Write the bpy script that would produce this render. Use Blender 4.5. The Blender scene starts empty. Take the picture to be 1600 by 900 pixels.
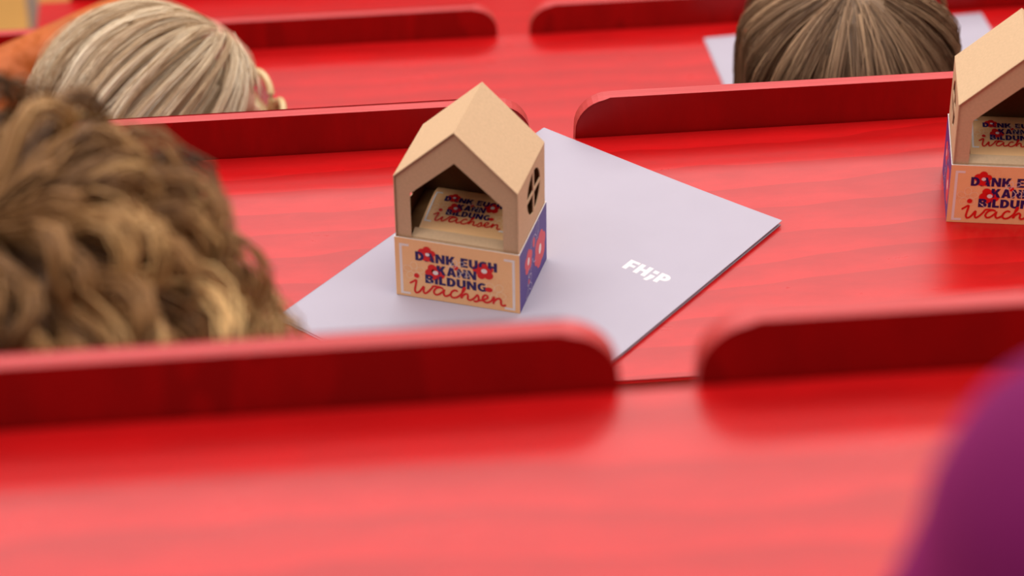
import bpy, bmesh, math, random
import numpy as np
from mathutils import Vector, Matrix
from mathutils.geometry import tessellate_polygon

# ------------------------------------------------------------------ camera, world, lights
scene = bpy.context.scene
col = scene.collection
PI = math.pi
R_ = Vector((0.9960, -0.0882, -0.0124)); U_ = Vector((0.0615, 0.5804, 0.8120)); F_ = Vector((0.0644, 0.8095, -0.5836))
CAM = Vector((0, 0, 1.1198))
cam = bpy.data.cameras.new('camera')
cam.sensor_width = 36.0
cam.lens = 36.0 * 4200 / 1600
cam.clip_start = 0.02
cam.dof.use_dof = True
cam.dof.focus_distance = 2.03
cam.dof.aperture_fstop = 5.2
cam_o = bpy.data.objects.new('camera', cam); col.objects.link(cam_o)
m3 = Matrix((R_, U_, -F_)).transposed()
cam_o.matrix_world = Matrix.Translation(CAM) @ m3.to_4x4()
scene.camera = cam_o

w = bpy.data.worlds.new('hall'); scene.world = w; w.use_nodes = True
bg = w.node_tree.nodes['Background']
bg.inputs[0].default_value = (1.0, 0.93, 0.88, 1); bg.inputs[1].default_value = 0.36

def area(name, loc, sx, sy, radiance, color):
    l = bpy.data.lights.new(name, 'AREA'); l.shape = 'RECTANGLE'; l.size = sx; l.size_y = sy
    l.energy = radiance * PI * sx * sy; l.color = color
    o = bpy.data.objects.new(name, l); o.location = loc; col.objects.link(o); return o
# rows of ceiling luminaires of the lecture hall
for i, yy in enumerate((0.6, 2.6, 4.6, 6.6)):
    area('ceiling_luminaire', (0.2, yy, 3.1), 6.5, 1.25, 4.0, (1.0, 0.955, 0.92))

vs = scene.view_settings
vs.view_transform = 'Standard'; vs.look = 'None'; vs.exposure = 0.0; vs.gamma = 1.0; vs.use_curve_mapping = False

rng = np.random.default_rng(7)
random.seed(7)

# ------------------------------------------------------------------ materials
def srgb(r, g, b):
    f = lambda c: (c / 255 / 12.92) if c / 255 <= 0.04045 else ((c / 255 + 0.055) / 1.055) ** 2.4
    return (f(r), f(g), f(b), 1)
def mat(name, color, rough=0.5, spec=0.5, noise=0.0, nscale=40, bump=0.0, bscale=200, sheen=0.0, metallic=0.0):
    m = bpy.data.materials.new(name); m.use_nodes = True
    nt = m.node_tree; b = nt.nodes['Principled BSDF']
    b.inputs['Roughness'].default_value = rough; b.inputs['Specular IOR Level'].default_value = spec
    b.inputs['Base Color'].default_value = color; b.inputs['Metallic'].default_value = metallic
    if sheen: b.inputs['Sheen Weight'].default_value = sheen
    if noise or bump:
        tc = nt.nodes.new('ShaderNodeTexCoord')
    if noise:
        n = nt.nodes.new('ShaderNodeTexNoise'); n.inputs['Scale'].default_value = nscale; n.inputs['Detail'].default_value = 5
        nt.links.new(tc.outputs['Object'], n.inputs['Vector'])
        r = nt.nodes.new('ShaderNodeValToRGB')
        r.color_ramp.elements[0].position = 0.3; r.color_ramp.elements[1].position = 0.7
        r.color_ramp.elements[0].color = tuple(c * (1 - noise) for c in color[:3]) + (1,)
        r.color_ramp.elements[1].color = tuple(min(1, c * (1 + noise)) for c in color[:3]) + (1,)
        nt.links.new(n.outputs['Fac'], r.inputs['Fac']); nt.links.new(r.outputs['Color'], b.inputs['Base Color'])
    if bump:
        n2 = nt.nodes.new('ShaderNodeTexNoise'); n2.inputs['Scale'].default_value = bscale
        nt.links.new(tc.outputs['Object'], n2.inputs['Vector'])
        bp = nt.nodes.new('ShaderNodeBump'); bp.inputs['Strength'].default_value = bump; bp.inputs['Distance'].default_value = 0.001
        nt.links.new(n2.outputs['Fac'], bp.inputs['Height']); nt.links.new(bp.outputs['Normal'], b.inputs['Normal'])
    return m

def red_wood(name, base, dark, stretch, wscale, rough, amount, spec=0.5, distort=9.0, bump=0.08):
    """red-stained lacquered veneer: wavy flat-sawn figure plus fine pores"""
    m = bpy.data.materials.new(name); m.use_nodes = True
    nt = m.node_tree; b = nt.nodes['Principled BSDF']; L = nt.links.new
    tc = nt.nodes.new('ShaderNodeTexCoord'); mp = nt.nodes.new('ShaderNodeMapping')
    mp.inputs['Scale'].default_value = stretch; L(tc.outputs['Object'], mp.inputs['Vector'])
    wv = nt.nodes.new('ShaderNodeTexWave'); wv.wave_type = 'BANDS'; wv.bands_direction = 'Y'; wv.wave_profile = 'SAW'
    wv.inputs['Scale'].default_value = wscale; wv.inputs['Distortion'].default_value = distort
    wv.inputs['Detail'].default_value = 3.0; wv.inputs['Detail Scale'].default_value = 0.9; wv.inputs['Detail Roughness'].default_value = 0.55
    L(mp.outputs[0], wv.inputs['Vector'])
    n = nt.nodes.new('ShaderNodeTexNoise'); n.inputs['Scale'].default_value = 14; n.inputs['Detail'].default_value = 8; n.inputs['Roughness'].default_value = 0.65
    L(mp.outputs[0], n.inputs['Vector'])
    mx = nt.nodes.new('ShaderNodeMath'); mx.operation = 'MULTIPLY_ADD'; mx.inputs[1].default_value = 0.5
    L(wv.outputs['Fac'], mx.inputs[0]); L(n.outputs['Fac'], mx.inputs[2])
    r = nt.nodes.new('ShaderNodeValToRGB'); r.color_ramp.elements[0].position = 0.35; r.color_ramp.elements[1].position = 0.95
    d = tuple(a * (1 - amount) + c * amount for a, c in zip(base[:3], dark[:3])) + (1,)
    r.color_ramp.elements[0].color = base; r.color_ramp.elements[1].color = d
    L(mx.outputs[0], r.inputs['Fac']); L(r.outputs['Color'], b.inputs['Base Color'])
    rr = nt.nodes.new('ShaderNodeMapRange'); rr.inputs['To Min'].default_value = rough - 0.03; rr.inputs['To Max'].default_value = rough + 0.07
    L(n.outputs['Fac'], rr.inputs['Value']); L(rr.outputs[0], b.inputs['Roughness'])
    bp = nt.nodes.new('ShaderNodeBump'); bp.inputs['Strength'].default_value = bump; bp.inputs['Distance'].default_value = 0.001
    L(wv.outputs['Fac'], bp.inputs['Height']); L(bp.outputs['Normal'], b.inputs['Normal'])
    b.inputs['Specular IOR Level'].default_value = spec
    return m

M = {}
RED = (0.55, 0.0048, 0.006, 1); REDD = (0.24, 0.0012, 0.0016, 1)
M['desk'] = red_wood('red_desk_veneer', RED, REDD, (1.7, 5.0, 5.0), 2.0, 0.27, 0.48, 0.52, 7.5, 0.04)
M['ledge'] = red_wood('red_ledge_veneer_shaded', (0.34, 0.0012, 0.0016, 1), (0.21, 0.0006, 0.0006, 1), (6.0, 3.0, 1.6), 2.2, 0.42, 0.7, 0.25)  # desk red darkened: shade of the ledge faces put into the colour
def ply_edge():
    m = red_wood('red_plywood_edge_lit', (0.56, 0.045, 0.046, 1), (0.40, 0.015, 0.016, 1), (0.4, 9.0, 9.0), 16.0, 0.42, 0.8); return m  # plywood bands, with a paler red that paints in light on the ledge tops
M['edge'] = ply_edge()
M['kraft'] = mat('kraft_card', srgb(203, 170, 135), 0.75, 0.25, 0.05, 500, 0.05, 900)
M['kraft_shaded'] = mat('kraft_card_shaded', srgb(120, 82, 48), 0.9, 0.2, 0.05, 400)  # same card in a darker brown, interior shade painted into the colour
M['peach'] = mat('peach_print', srgb(246, 194, 138), 0.5, 0.4, 0.015, 200)
M['purple'] = mat('violet_print', srgb(78, 58, 136), 0.5, 0.4, 0.03, 200)
M['white'] = mat('white_paper', srgb(236, 228, 224), 0.6, 0.3)
M['navy'] = mat('navy_ink', srgb(38, 20, 90), 0.5, 0.4)
M['inkred'] = mat('red_ink', srgb(218, 22, 20), 0.5, 0.4)
M['coral'] = mat('coral_ink', srgb(214, 72, 80), 0.5, 0.4)
M['pale'] = mat('pale_line_ink', srgb(250, 216, 174), 0.5, 0.4)
M['dot'] = mat('peach_dot_ink', srgb(240, 172, 122), 0.5, 0.4)
M['lilac'] = mat('lilac_line_ink', srgb(188, 178, 206), 0.5, 0.4)
M['folder'] = mat('lavender_folder', srgb(169, 161, 175), 0.55, 0.35, 0.012, 30)
M['foil'] = mat('white_logo_ink', srgb(214, 208, 210), 0.4, 0.5)
M['pine'] = mat('pine_floor', srgb(200, 148, 78), 0.5, 0.4, 0.06, 6)
M['plaster'] = mat('warm_white_plaster', srgb(206, 200, 192), 0.8, 0.2, 0.02, 8)
M['steel'] = mat('grey_steel', srgb(134, 116, 104), 0.45, 0.5, 0.03, 60)
M['dark'] = mat('dark_metal', srgb(52, 44, 44), 0.5, 0.5, 0.05, 60)
M['skin'] = mat('skin', srgb(192, 142, 120), 0.5, 0.4, 0.04, 60)
M['eye'] = mat('eye_white', srgb(235, 230, 225), 0.2, 0.5)
M['iris'] = mat('iris_brown', srgb(70, 45, 30), 0.2, 0.5)
M['rust'] = mat('rust_knit', srgb(176, 88, 34), 0.6, 0.3, 0.20, 14, 1.0, 22, 0.0)
M['rust'].node_tree.nodes['Bump'].inputs['Distance'].default_value = 0.03
M['plum'] = mat('plum_knit', srgb(104, 6, 74), 0.8, 0.2, 0.08, 40, 0.2, 200, 0.4)
M['plum'].node_tree.nodes['Principled BSDF'].inputs['Sheen Tint'].default_value = srgb(214, 70, 160)
M['slate'] = mat('slate_cotton', srgb(78, 84, 98), 0.85, 0.2, 0.06, 40, 0.2, 200)
M['cream'] = mat('cream_knit', srgb(214, 200, 182), 0.85, 0.2, 0.06, 40, 0.2, 200)
M['denim'] = mat('denim', srgb(52, 62, 86), 0.85, 0.2, 0.1, 60, 0.2, 300)
M['shoe'] = mat('shoe_leather', srgb(40, 36, 36), 0.5, 0.5)
M['frame'] = mat('pale_horn_frame', srgb(212, 180, 130), 0.25, 0.6, 0.08, 60)
gl = bpy.data.materials.new('spectacle_glass'); gl.use_nodes = True
gb = gl.node_tree.nodes['Principled BSDF']; gb.inputs['Transmission Weight'].default_value = 1.0; gb.inputs['Roughness'].default_value = 0.02; gb.inputs['IOR'].default_value = 1.1
M['glass'] = gl
def hair_mat(name, rough, spec=0.5):
    m = bpy.data.materials.new(name); m.use_nodes = True; nt = m.node_tree; b = nt.nodes['Principled BSDF']
    a = nt.nodes.new('ShaderNodeVertexColor'); a.layer_name = 'strand_colour'
    nt.links.new(a.outputs['Color'], b.inputs['Base Color'])
    b.inputs['Roughness'].default_value = rough; b.inputs['Specular IOR Level'].default_value = spec
    return m
M['hair'] = hair_mat('hair_strands', 0.45, 0.3)

# ------------------------------------------------------------------ helpers
def link(name, me, m=None, parent=None):
    o = bpy.data.objects.new(name, me); col.objects.link(o)
    if m is not None and me is not None:
        for k in (m if isinstance(m, (list, tuple)) else [m]): me.materials.append(k)
    if parent: o.parent = parent
    return o
def empty(name, loc=(0, 0, 0), rz=0.0):
    o = bpy.data.objects.new(name, None); col.objects.link(o); o.location = loc; o.rotation_euler = (0, 0, rz); o.empty_display_size = 0.05
    return o
def tag(o, label, cat, group=None):
    o['label'] = label; o['category'] = cat
    if group: o['group'] = group
    return o
def bm_mesh(bm, name, smooth=False):
    bmesh.ops.recalc_face_normals(bm, faces=bm.faces)
    me = bpy.data.meshes.new(name); bm.to_mesh(me); bm.free()
    if smooth:
        me.polygons.foreach_set('use_smooth', [True] * len(me.polygons))
    return me
def add_box(bm, x0, x1, y0, y1, z0, z1, mi=0):
    vs_ = [bm.verts.new((x, y, z)) for x in (x0, x1) for y in (y0, y1) for z in (z0, z1)]
    for q in ((0, 1, 3, 2), (4, 6, 7, 5), (0, 4, 5, 1), (2, 3, 7, 6), (0, 2, 6, 4), (1, 5, 7, 3)):
        f = bm.faces.new([vs_[i] for i in q]); f.material_index = mi
def box_obj(name, b, m, parent=None, bevel=0.0):
    bm = bmesh.new(); add_box(bm, *b)
    if bevel: bmesh.ops.bevel(bm, geom=list(bm.edges), offset=bevel, segments=2, affect='EDGES', profile=0.5)
    return link(name, bm_mesh(bm, name), m, parent)
def plate(bm, polys, thick, place, mi=0, mi_side=None, flip=False):
    """polys: outer outline then holes (2D). place(a,b,c)->3D, c = depth. Extruded sheet."""
    pts = [p for pl in polys for p in pl]
    tris = tessellate_polygon([[Vector((p[0], p[1], 0)) for p in pl] for pl in polys])
    top = [bm.verts.new(place(p[0], p[1], 0)) for p in pts]
    bot = [bm.verts.new(place(p[0], p[1], thick)) for p in pts] if thick else None
    for t in tris:
        try:
            f = bm.faces.new([top[i] for i in t]); f.material_index = mi
            if bot:
                f = bm.faces.new([bot[i] for i in reversed(t)]); f.material_index = mi
        except ValueError: pass
    if bot:
        k = 0
        for pl in polys:
            n = len(pl)
            for i in range(n):
                a, b = k + i, k + (i + 1) % n
                f = bm.faces.new((top[a], top[b], bot[b], bot[a])); f.material_index = mi if mi_side is None else mi_side
            k += n
def arc(cx, cy, rx, ry, a0, a1, n=10):
    return [(cx + rx * math.cos(math.radians(a0 + (a1 - a0) * i / n)), cy + ry * math.sin(math.radians(a0 + (a1 - a0) * i / n))) for i in range(n + 1)]
def smooth_line(pts, sub=5, closed=False):
    P = [Vector((p[0], p[1])) for p in pts]; n = len(P); out = []
    rngi = range(n if closed else n - 1)
    for i in rngi:
        if closed: p0, p1, p2, p3 = P[i - 1], P[i], P[(i + 1) % n], P[(i + 2) % n]
        else: p0, p1, p2, p3 = P[max(0, i - 1)], P[i], P[i + 1], P[min(n - 1, i + 2)]
        for k in range(sub):
            t = k / sub
            out.append(0.5 * ((2 * p1) + (p2 - p0) * t + (2 * p0 - 5 * p1 + 4 * p2 - p3) * t * t + (3 * p1 - p0 - 3 * p2 + p3) * t ** 3))
    out.append(P[0].copy() if closed else P[-1].copy())
    return out
def ribbon(bm, pts, width, place, mi=0, taper=False):
    """flat inked line; place takes (a,b,c)"""
    n = len(pts); L = []; Rr = []
    for i in range(n):
        t = (pts[min(n - 1, i + 1)] - pts[max(0, i - 1)])
        if t.length < 1e-9: t = Vector((1, 0))
        t.normalize(); nn = Vector((-t.y, t.x)); hw = width / 2
        if taper and i in (0, n - 1): hw *= 0.5
        a = pts[i] + nn * hw; b = pts[i] - nn * hw
        L.append(bm.verts.new(place(a.x, a.y, i * 0.02))); Rr.append(bm.verts.new(place(b.x, b.y, i * 0.02)))
    for i in range(n - 1):
        f = bm.faces.new((L[i], L[i + 1], Rr[i + 1], Rr[i])); f.material_index = mi

# ------------------------------------------------------------------ stepped floor, rows of desks
PITCH, RISE = 0.7847, 0.3654
def row_y(k): return 1.7469 - k * PITCH       # back edge (ledge face) of the desk of row k; k = 0 is the row in focus
def row_z(k): return k * RISE
DEPTH = 0.3104
FLOOR = 0.74
bm = bmesh.new()
for k in range(-4, 2):
    add_box(bm, -3.2, 3.2, row_y(k + 1) + 0.016, row_y(k) + 0.016, row_z(k) - FLOOR - 0.06, row_z(k) - FLOOR)
    add_box(bm, -3.2, 3.2, row_y(k + 1) + 0.004, row_y(k + 1) + 0.0159, row_z(k) - FLOOR - 0.02, row_z(k + 1) - FLOOR)
add_box(bm, -3.2, 3.2, row_y(-4) + 0.016, 11.0, row_z(-4) - FLOOR - 0.06, row_z(-4) - FLOOR)
o = link('floor', bm_mesh(bm, 'floor'), M['pine']); o['kind'] = 'structure'

for nm, b in (('wall_front', (-3.3, 3.3, 11.0, 11.1, -2.4, 3.4)), ('wall_left', (-3.3, -3.2, 0.3, 11.0, -2.4, 3.4)), ('wall_right', (3.2, 3.3, 0.3, 11.0, -2.4, 3.4))):
    bm = bmesh.new(); add_box(bm, *b); o = link(nm, bm_mesh(bm, nm), M['plaster']); o['kind'] = 'structure'
def ledge_outline(x0, x1, z0, z1, r, r_left, r_right):
    p = [(x0, z0), (x1, z0)]
    p += arc(x1 - r, z1 - r, r, r, 0, 90, 9) if r_right else [(x1, z1)]
    p += arc(x0 + r, z1 - r, r, r, 90, 180, 9) if r_left else [(x0, z1)]
    return p
def ledge(parent, x0, x1, k, rl, rr):
    t, h = 0.0105, 0.0335
    y, z = row_y(k), row_z(k)
    out = ledge_outline(x0, x1, z - 0.035, z + h, 0.027, rl, rr)
    bm = bmesh.new()
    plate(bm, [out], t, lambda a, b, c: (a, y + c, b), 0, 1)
    es = [e for e in bm.edges if len(e.link_faces) == 2 and abs(e.link_faces[0].normal.dot(e.link_faces[1].normal)) < 0.3 and (abs(e.verts[0].co.y - e.verts[1].co.y) < 1e-6) and min(e.verts[0].co.z, e.verts[1].co.z) > z - 0.034]
    bm.normal_update()
    es = [e for e in bm.edges if len(e.link_faces) == 2 and {f.material_index for f in e.link_faces} == {0, 1}]
    bmesh.ops.bevel(bm, geom=es, offset=0.0009, segments=2, affect='EDGES', profile=0.5)
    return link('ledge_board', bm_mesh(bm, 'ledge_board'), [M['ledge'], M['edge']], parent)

def desk_row(k, xl, xr, gap, label, seats):
    y, z = row_y(k), row_z(k)
    d = empty('lecture_desk', ((gap[0] + gap[1]) / 2, y - DEPTH / 2, z - FLOOR))
    inv = Matrix.Translation(d.location).inverted()
    tag(d, label, 'desk', 'red desks of the lecture hall')
    parts = []
    bm = bmesh.new(); add_box(bm, xl, xr, y - DEPTH, y, z - 0.024, z)
    bmesh.ops.bevel(bm, geom=list(bm.edges), offset=0.0015, segments=2, affect='EDGES')
    me = bm_mesh(bm, 'desk_top')
    parts.append(link('desk_top', me, [M['desk'], M['edge']], d))
    xl2 = xl + 0.043
    parts.append(ledge(d, xl2, gap[0], k, True, True))
    parts.append(ledge(d, gap[1], xr - 0.03, k, True, True))
    # front panel under the desk (the backrest of the row in front), brackets and folding seats
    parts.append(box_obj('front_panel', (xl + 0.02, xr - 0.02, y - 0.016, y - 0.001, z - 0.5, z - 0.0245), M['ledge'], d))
    x = xl + 0.12
    while x < xr - 0.05:
        bm = bmesh.new()
        plate(bm, [[(y - 0.016, z - 0.0245), (y - 0.016, z - 0.22), (y - 0.04, z - 0.22), (y - DEPTH + 0.04, z - 0.05), (y - DEPTH + 0.04, z - 0.0245)]], 0.012, lambda a, b, c: (x + c, a, b))
        parts.append(link('bracket', bm_mesh(bm, 'bracket'), M['dark'], d))
        bm = bmesh.new(); add_box(bm, x - 0.02, x + 0.02, y - 0.06, y - 0.02, z - FLOOR + 0.0001, z - 0.22); add_box(bm, x - 0.05, x + 0.05, y - 0.10, y - 0.0165, z - FLOOR, z - FLOOR + 0.008)
        parts.append(link('leg', bm_mesh(bm, 'leg'), M['dark'], d))
        x += 0.72
    for p in parts: p.matrix_parent_inverse = inv
    # folding seats belonging to the people of row k, fixed to the panel behind them
    yb = row_y(k + 1) + 0.006
    for i, sx in enumerate(seats):
        s = empty('folding_seat', (sx, yb, z - 0.31)); 
        tag(s, 'red plywood folding seat under the person with ' + {1: 'the purple sweater', 0: 'curly hair', -1: ('ash-blonde hair', 'straight light-brown hair')[i]}[k], 'seat', 'folding seats')
        bm = bmesh.new(); add_box(bm, -0.21, 0.21, 0.045, 0.40, -0.016, 0)
        bmesh.ops.bevel(bm, geom=[e for e in bm.edges], offset=0.006, segments=2, affect='EDGES')
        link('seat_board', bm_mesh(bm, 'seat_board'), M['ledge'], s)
        bm = bmesh.new()
        for hx in (-0.17, 0.17): add_box(bm, hx - 0.012, hx + 0.012, 0.0, 0.12, -0.04, -0.0165)
        add_box(bm, -0.182, 0.182, 0.0, 0.02, -0.06, -0.0405)
        link('hinge', bm_mesh(bm, 'hinge'), M['dark'], s)
    return d
desk_row(1, -0.98, 2.2, (0.1252, 0.1612), 'nearest red desk, out of focus across the bottom of the photo', (0.385,))
desk_row(0, -0.78, 2.2, (0.1548, 0.1899), 'red wood grained desk carrying the lavender folder and the sharp cardboard house', (-0.16,))
desk_row(-1, -0.58, 2.2, (0.1896, 0.2254), 'red desk between the two fair-haired people and the farthest row', (-0.17, 0.46))
desk_row(-2, -0.390, 2.2, (0.25, 0.29), 'farthest red desk along the upper edge of the photo', ())

# grey handrail post by the aisle
p = empty('handrail_post', (-0.441, 3.66, row_z(-3) - FLOOR)); tag(p, 'blurred grey metal post beside the end of the farthest desk', 'post')
bm = bmesh.new(); bmesh.ops.create_cone(bm, cap_ends=True, segments=20, radius1=0.0098, radius2=0.0098, depth=1.06, matrix=Matrix.Translation((0, 0, 0.53)))
link('tube', bm_mesh(bm, 'tube', True), M['steel'], p)
bm = bmesh.new(); bmesh.ops.create_cone(bm, cap_ends=True, segments=20, radius1=0.03, radius2=0.028, depth=0.008, matrix=Matrix.Translation((0, 0, 0.004)))
link('floor_flange', bm_mesh(bm, 'floor_flange'), M['steel'], p)

# ------------------------------------------------------------------ folders
GL = {}
def glyphs():
    T = 0.27
    def rect(x0, x1, y0, y1): return [(x0, y0), (x1, y0), (x1, y1), (x0, y1)]
    GL['I'] = (0.30, [[rect(0.02, 0.28, 0, 1)]])
    GL['L'] = (0.60, [[[(0, 0), (.58, 0), (.58, .24), (T, .24), (T, 1), (0, 1)]]])
    GL['E'] = (0.64, [[[(0, 0), (.62, 0), (.62, .22), (T, .22), (T, .40), (.56, .40), (.56, .61), (T, .61), (T, .78), (.62, .78), (.62, 1), (0, 1)]]])
    GL['F'] = (0.64, [[[(0, 0), (T, 0), (T, .36), (.56, .36), (.56, .58), (T, .58), (T, .78), (.62, .78), (.62, 1), (0, 1)]]])
    GL['H'] = (0.78, [[[(0, 0), (T, 0), (T, .39), (.49, .39), (.49, 0), (.76, 0), (.76, 1), (.49, 1), (.49, .62), (T, .62), (T, 1), (0, 1)]]])
    GL['N'] = (0.82, [[[(0, 0), (.25, 0), (.25, .55), (.53, 0), (.80, 0), (.80, 1), (.55, 1), (.55, .46), (.27, 1), (0, 1)]]])
    GL['K'] = (0.80, [[[(0, 0), (T, 0), (T, .32), (.33, .40), (.50, 0), (.80, 0), (.53, .56), (.78, 1), (.49, 1), (T, .60), (T, 1), (0, 1)]]])
    GL['A'] = (0.84, [[[(0, 0), (.27, 0), (.32, .18), (.51, .18), (.56, 0), (.83, 0), (.56, 1), (.27, 1)], [(.365, .38), (.465, .38), (.415, .68)]]])
    GL['D'] = (0.76, [[[(0, 0)] + arc(.32, .5, .42, .5, -90, 90, 12) + [(0, 1)], [(T, .22)] + arc(.30, .5, .17, .28, -90, 90, 8) + [(T, .78)]]])
    GL['P'] = (0.70, [[[(0, 0), (T, 0), (T, .32)] + arc(.36, .66, .33, .34, -90, 90, 10) + [(0, 1)], [(T, .54)] + arc(.33, .66, .10, .12, -90, 90, 6) + [(T, .78)]]])
    GL['B'] = (0.72, [[[(0, 0)] + arc(.38, .28, .33, .28, -90, 62, 8) + arc(.36, .75, .31, .25, -50, 90, 8) + [(0, 1)],
                       [(T, .20), (.34, .20)] + arc(.34, .30, .10, .10, -90, 90, 5) + [(T, .40)], [(T, .61), (.33, .61)] + arc(.33, .70, .09, .09, -90, 90, 5) + [(T, .79)]]])
    GL['U'] = (0.78, [[[(0, 1)] + [(0, .38)] + arc(.38, .36, .38, .36, 180, 360, 12) + [(.76, 1), (.50, 1), (.50, .38)] + arc(.38, .36, .12, .14, 0, -180, 8) + [(.26, 1)]]])
    GL['C'] = (0.72, [[arc(.42, .5, .42, .5, 48, 312, 14) + arc(.42, .5, .17, .27, 305, 55, 12)]])
    GL['G'] = (0.78, [[arc(.42, .5, .42, .5, 48, 300, 14) + [(.72, .10), (.76, .12), (.76, .56), (.46, .56), (.46, .38), (.53, .38), (.53, .26)] + arc(.43, .5, .18, .27, 290, 55, 12)]])
glyphs()
def write_text(bm, text, x0, x1, y0, y1, place, mi=0, track=0.06, skew=0.0):
    tot = sum((GL[c][0] if c != ' ' else 0.34) + track for c in text) - track
    k = (x1 - x0) / tot; h = y1 - y0; x = 0.0
    for c in text:
        if c == ' ': x += 0.34 + track; continue
        for polys in GL[c][1]:
            plate(bm, [[(x0 + k * (x + px) + skew * py, y0 + py * h) for px, py in pl] for pl in polys], 0, place, mi)
        x += GL[c][0] + track

def folder(x, y, z, rz, label, logo, group='lavender folders'):
    """origin: top-left corner of the cover; x to the right (0.22), y up; body lies towards -y"""
    f = empty('paper_folder', (x, y, z), rz); tag(f, label, 'folder', group)
    W, H = 0.22, 0.31
    def sheet(name, z0, lift, dx, dy):
        bm = bmesh.new(); nx, ny = 12, 16; g = {}
        for s in (0, 1):
            for i in range(nx + 1):
                for j in range(ny + 1):
                    a, b = i / nx, j / ny
                    zz = z0 + lift * (max(0, a - 0.35) / 0.65) ** 2 * (1 - 0.55 * b)
                    g[s, i, j] = bm.verts.new((a * W + dx, -b * H + dy, zz + s * 0.0005))
        for s in (0, 1):
            for i in range(nx):
                for j in range(ny):
                    bm.faces.new((g[s, i, j], g[s, i + 1, j], g[s, i + 1, j + 1], g[s, i, j + 1]))
        for i in range(nx):
            for j in (0, ny): bm.faces.new((g[0, i, j], g[0, i + 1, j], g[1, i + 1, j], g[1, i, j]))
        for j in range(ny):
            for i in (0, nx): bm.faces.new((g[0, i, j], g[0, i, j + 1], g[1, i, j + 1], g[1, i, j]))
        return link(name, bm_mesh(bm, name, False), M['folder'], f)
    sheet('back_cover', 0.0003, 0.0, -0.0002, -0.0012)
    fc = sheet('front_cover', 0.0011, 0.0024, 0, 0)
    # folded spine
    bm = bmesh.new(); prof = [(0.0, 0.0003), (-0.0007, 0.0006), (-0.0007, 0.0012), (0.0, 0.0017)]
    va = [bm.verts.new((px, 0 - 0.001, pz)) for px, pz in prof]; vb = [bm.verts.new((px, -H, pz)) for px, pz in prof]
    for i in range(3): bm.faces.new((va[i], va[i + 1], vb[i + 1], vb[i]))
    link('spine', bm_mesh(bm, 'spine'), M['folder'], f)
    if logo:
        def pl(a, b, c):
            aa, bb = a / W, -b / H
            return (a, b, 0.00168 + 0.0024 * (max(0, aa - 0.35) / 0.65) ** 2 * (1 - 0.55 * bb))
        bm = bmesh.new()
        write_text(bm, 'FH', 0.1592, 0.1795, -0.1172, -0.1050, pl, track=0.05)
        plate(bm, [[(0.1812, -0.1098), (0.1853, -0.1098), (0.1853, -0.1062), (0.1812, -0.1062)]], 0, pl)
        plate(bm, [[(0.1800, -0.1202), (0.1832, -0.1202), (0.1853, -0.1150), (0.1853, -0.1122), (0.1812, -0.1122), (0.1812, -0.1150)]], 0, pl)
        write_text(bm, 'P', 0.1870, 0.1965, -0.1180, -0.1058, pl)
        link('logo_lettering', bm_mesh(bm, 'logo_lettering'), M['foil'], fc)
    return f
folder(0.1670, 1.7615, 0.0, -0.7481, 'lavender folder with white logo under the sharp cardboard house', True)
folder(0.722, 2.520, row_z(-1), 0.068 - PI / 2, 'pale lavender folder on the desk behind the straight brown hair', False)

# ------------------------------------------------------------------ printed design (unit: metres on a 91.3 x 50 mm panel)
def S(sx, tz, W=0.0913, H=0.05): return (sx * W, tz * H)
def blossom(cx, cy, r, n=5, rot=0.0, dent=0.42):
    pts = []
    for i in range(60):
        a = 2 * PI * i / 60
        rr = r * (1 - dent * abs(math.cos(n * (a + rot) / 2)) ** 3)
        pts.append((cx + rr * math.cos(a), cy + rr * math.sin(a)))
    return pts
def oval(cx, cy, rx, ry, n=14): return [(cx + rx * math.cos(2 * PI * i / n), cy + ry * math.sin(2 * PI * i / n)) for i in range(n)]
SCRIPT = [[(.112, .235), (.140, .275), (.166, .305), (.160, .22), (.152, .135), (.162, .088), (.190, .115), (.226, .215), (.222, .135), (.232, .098), (.258, .130), (.290, .205), (.302, .243), (.335, .250), (.372, .242)],
          [(.385, .225), (.360, .240), (.325, .215), (.306, .150), (.318, .108), (.345, .118), (.378, .175), (.392, .215), (.386, .150), (.395, .108), (.420, .120), (.448, .165)],
          [(.500, .215), (.482, .235), (.455, .205), (.442, .145), (.455, .105), (.485, .110), (.520, .165), (.552, .255), (.560, .300), (.548, .290), (.535, .200), (.528, .115), (.540, .160), (.568, .205), (.582, .180), (.580, .120), (.600, .105), (.632, .150), (.660, .225)],
          [(.660, .225), (.668, .170), (.664, .115), (.640, .095), (.628, .108)],
          [(.664, .120), (.700, .140), (.738, .185), (.738, .225), (.716, .228), (.700, .175), (.708, .125), (.735, .108), (.770, .150), (.792, .222), (.790, .150), (.784, .105), (.796, .160), (.828, .212), (.846, .190), (.848, .120), (.862, .098), (.888, .118)]]
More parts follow.
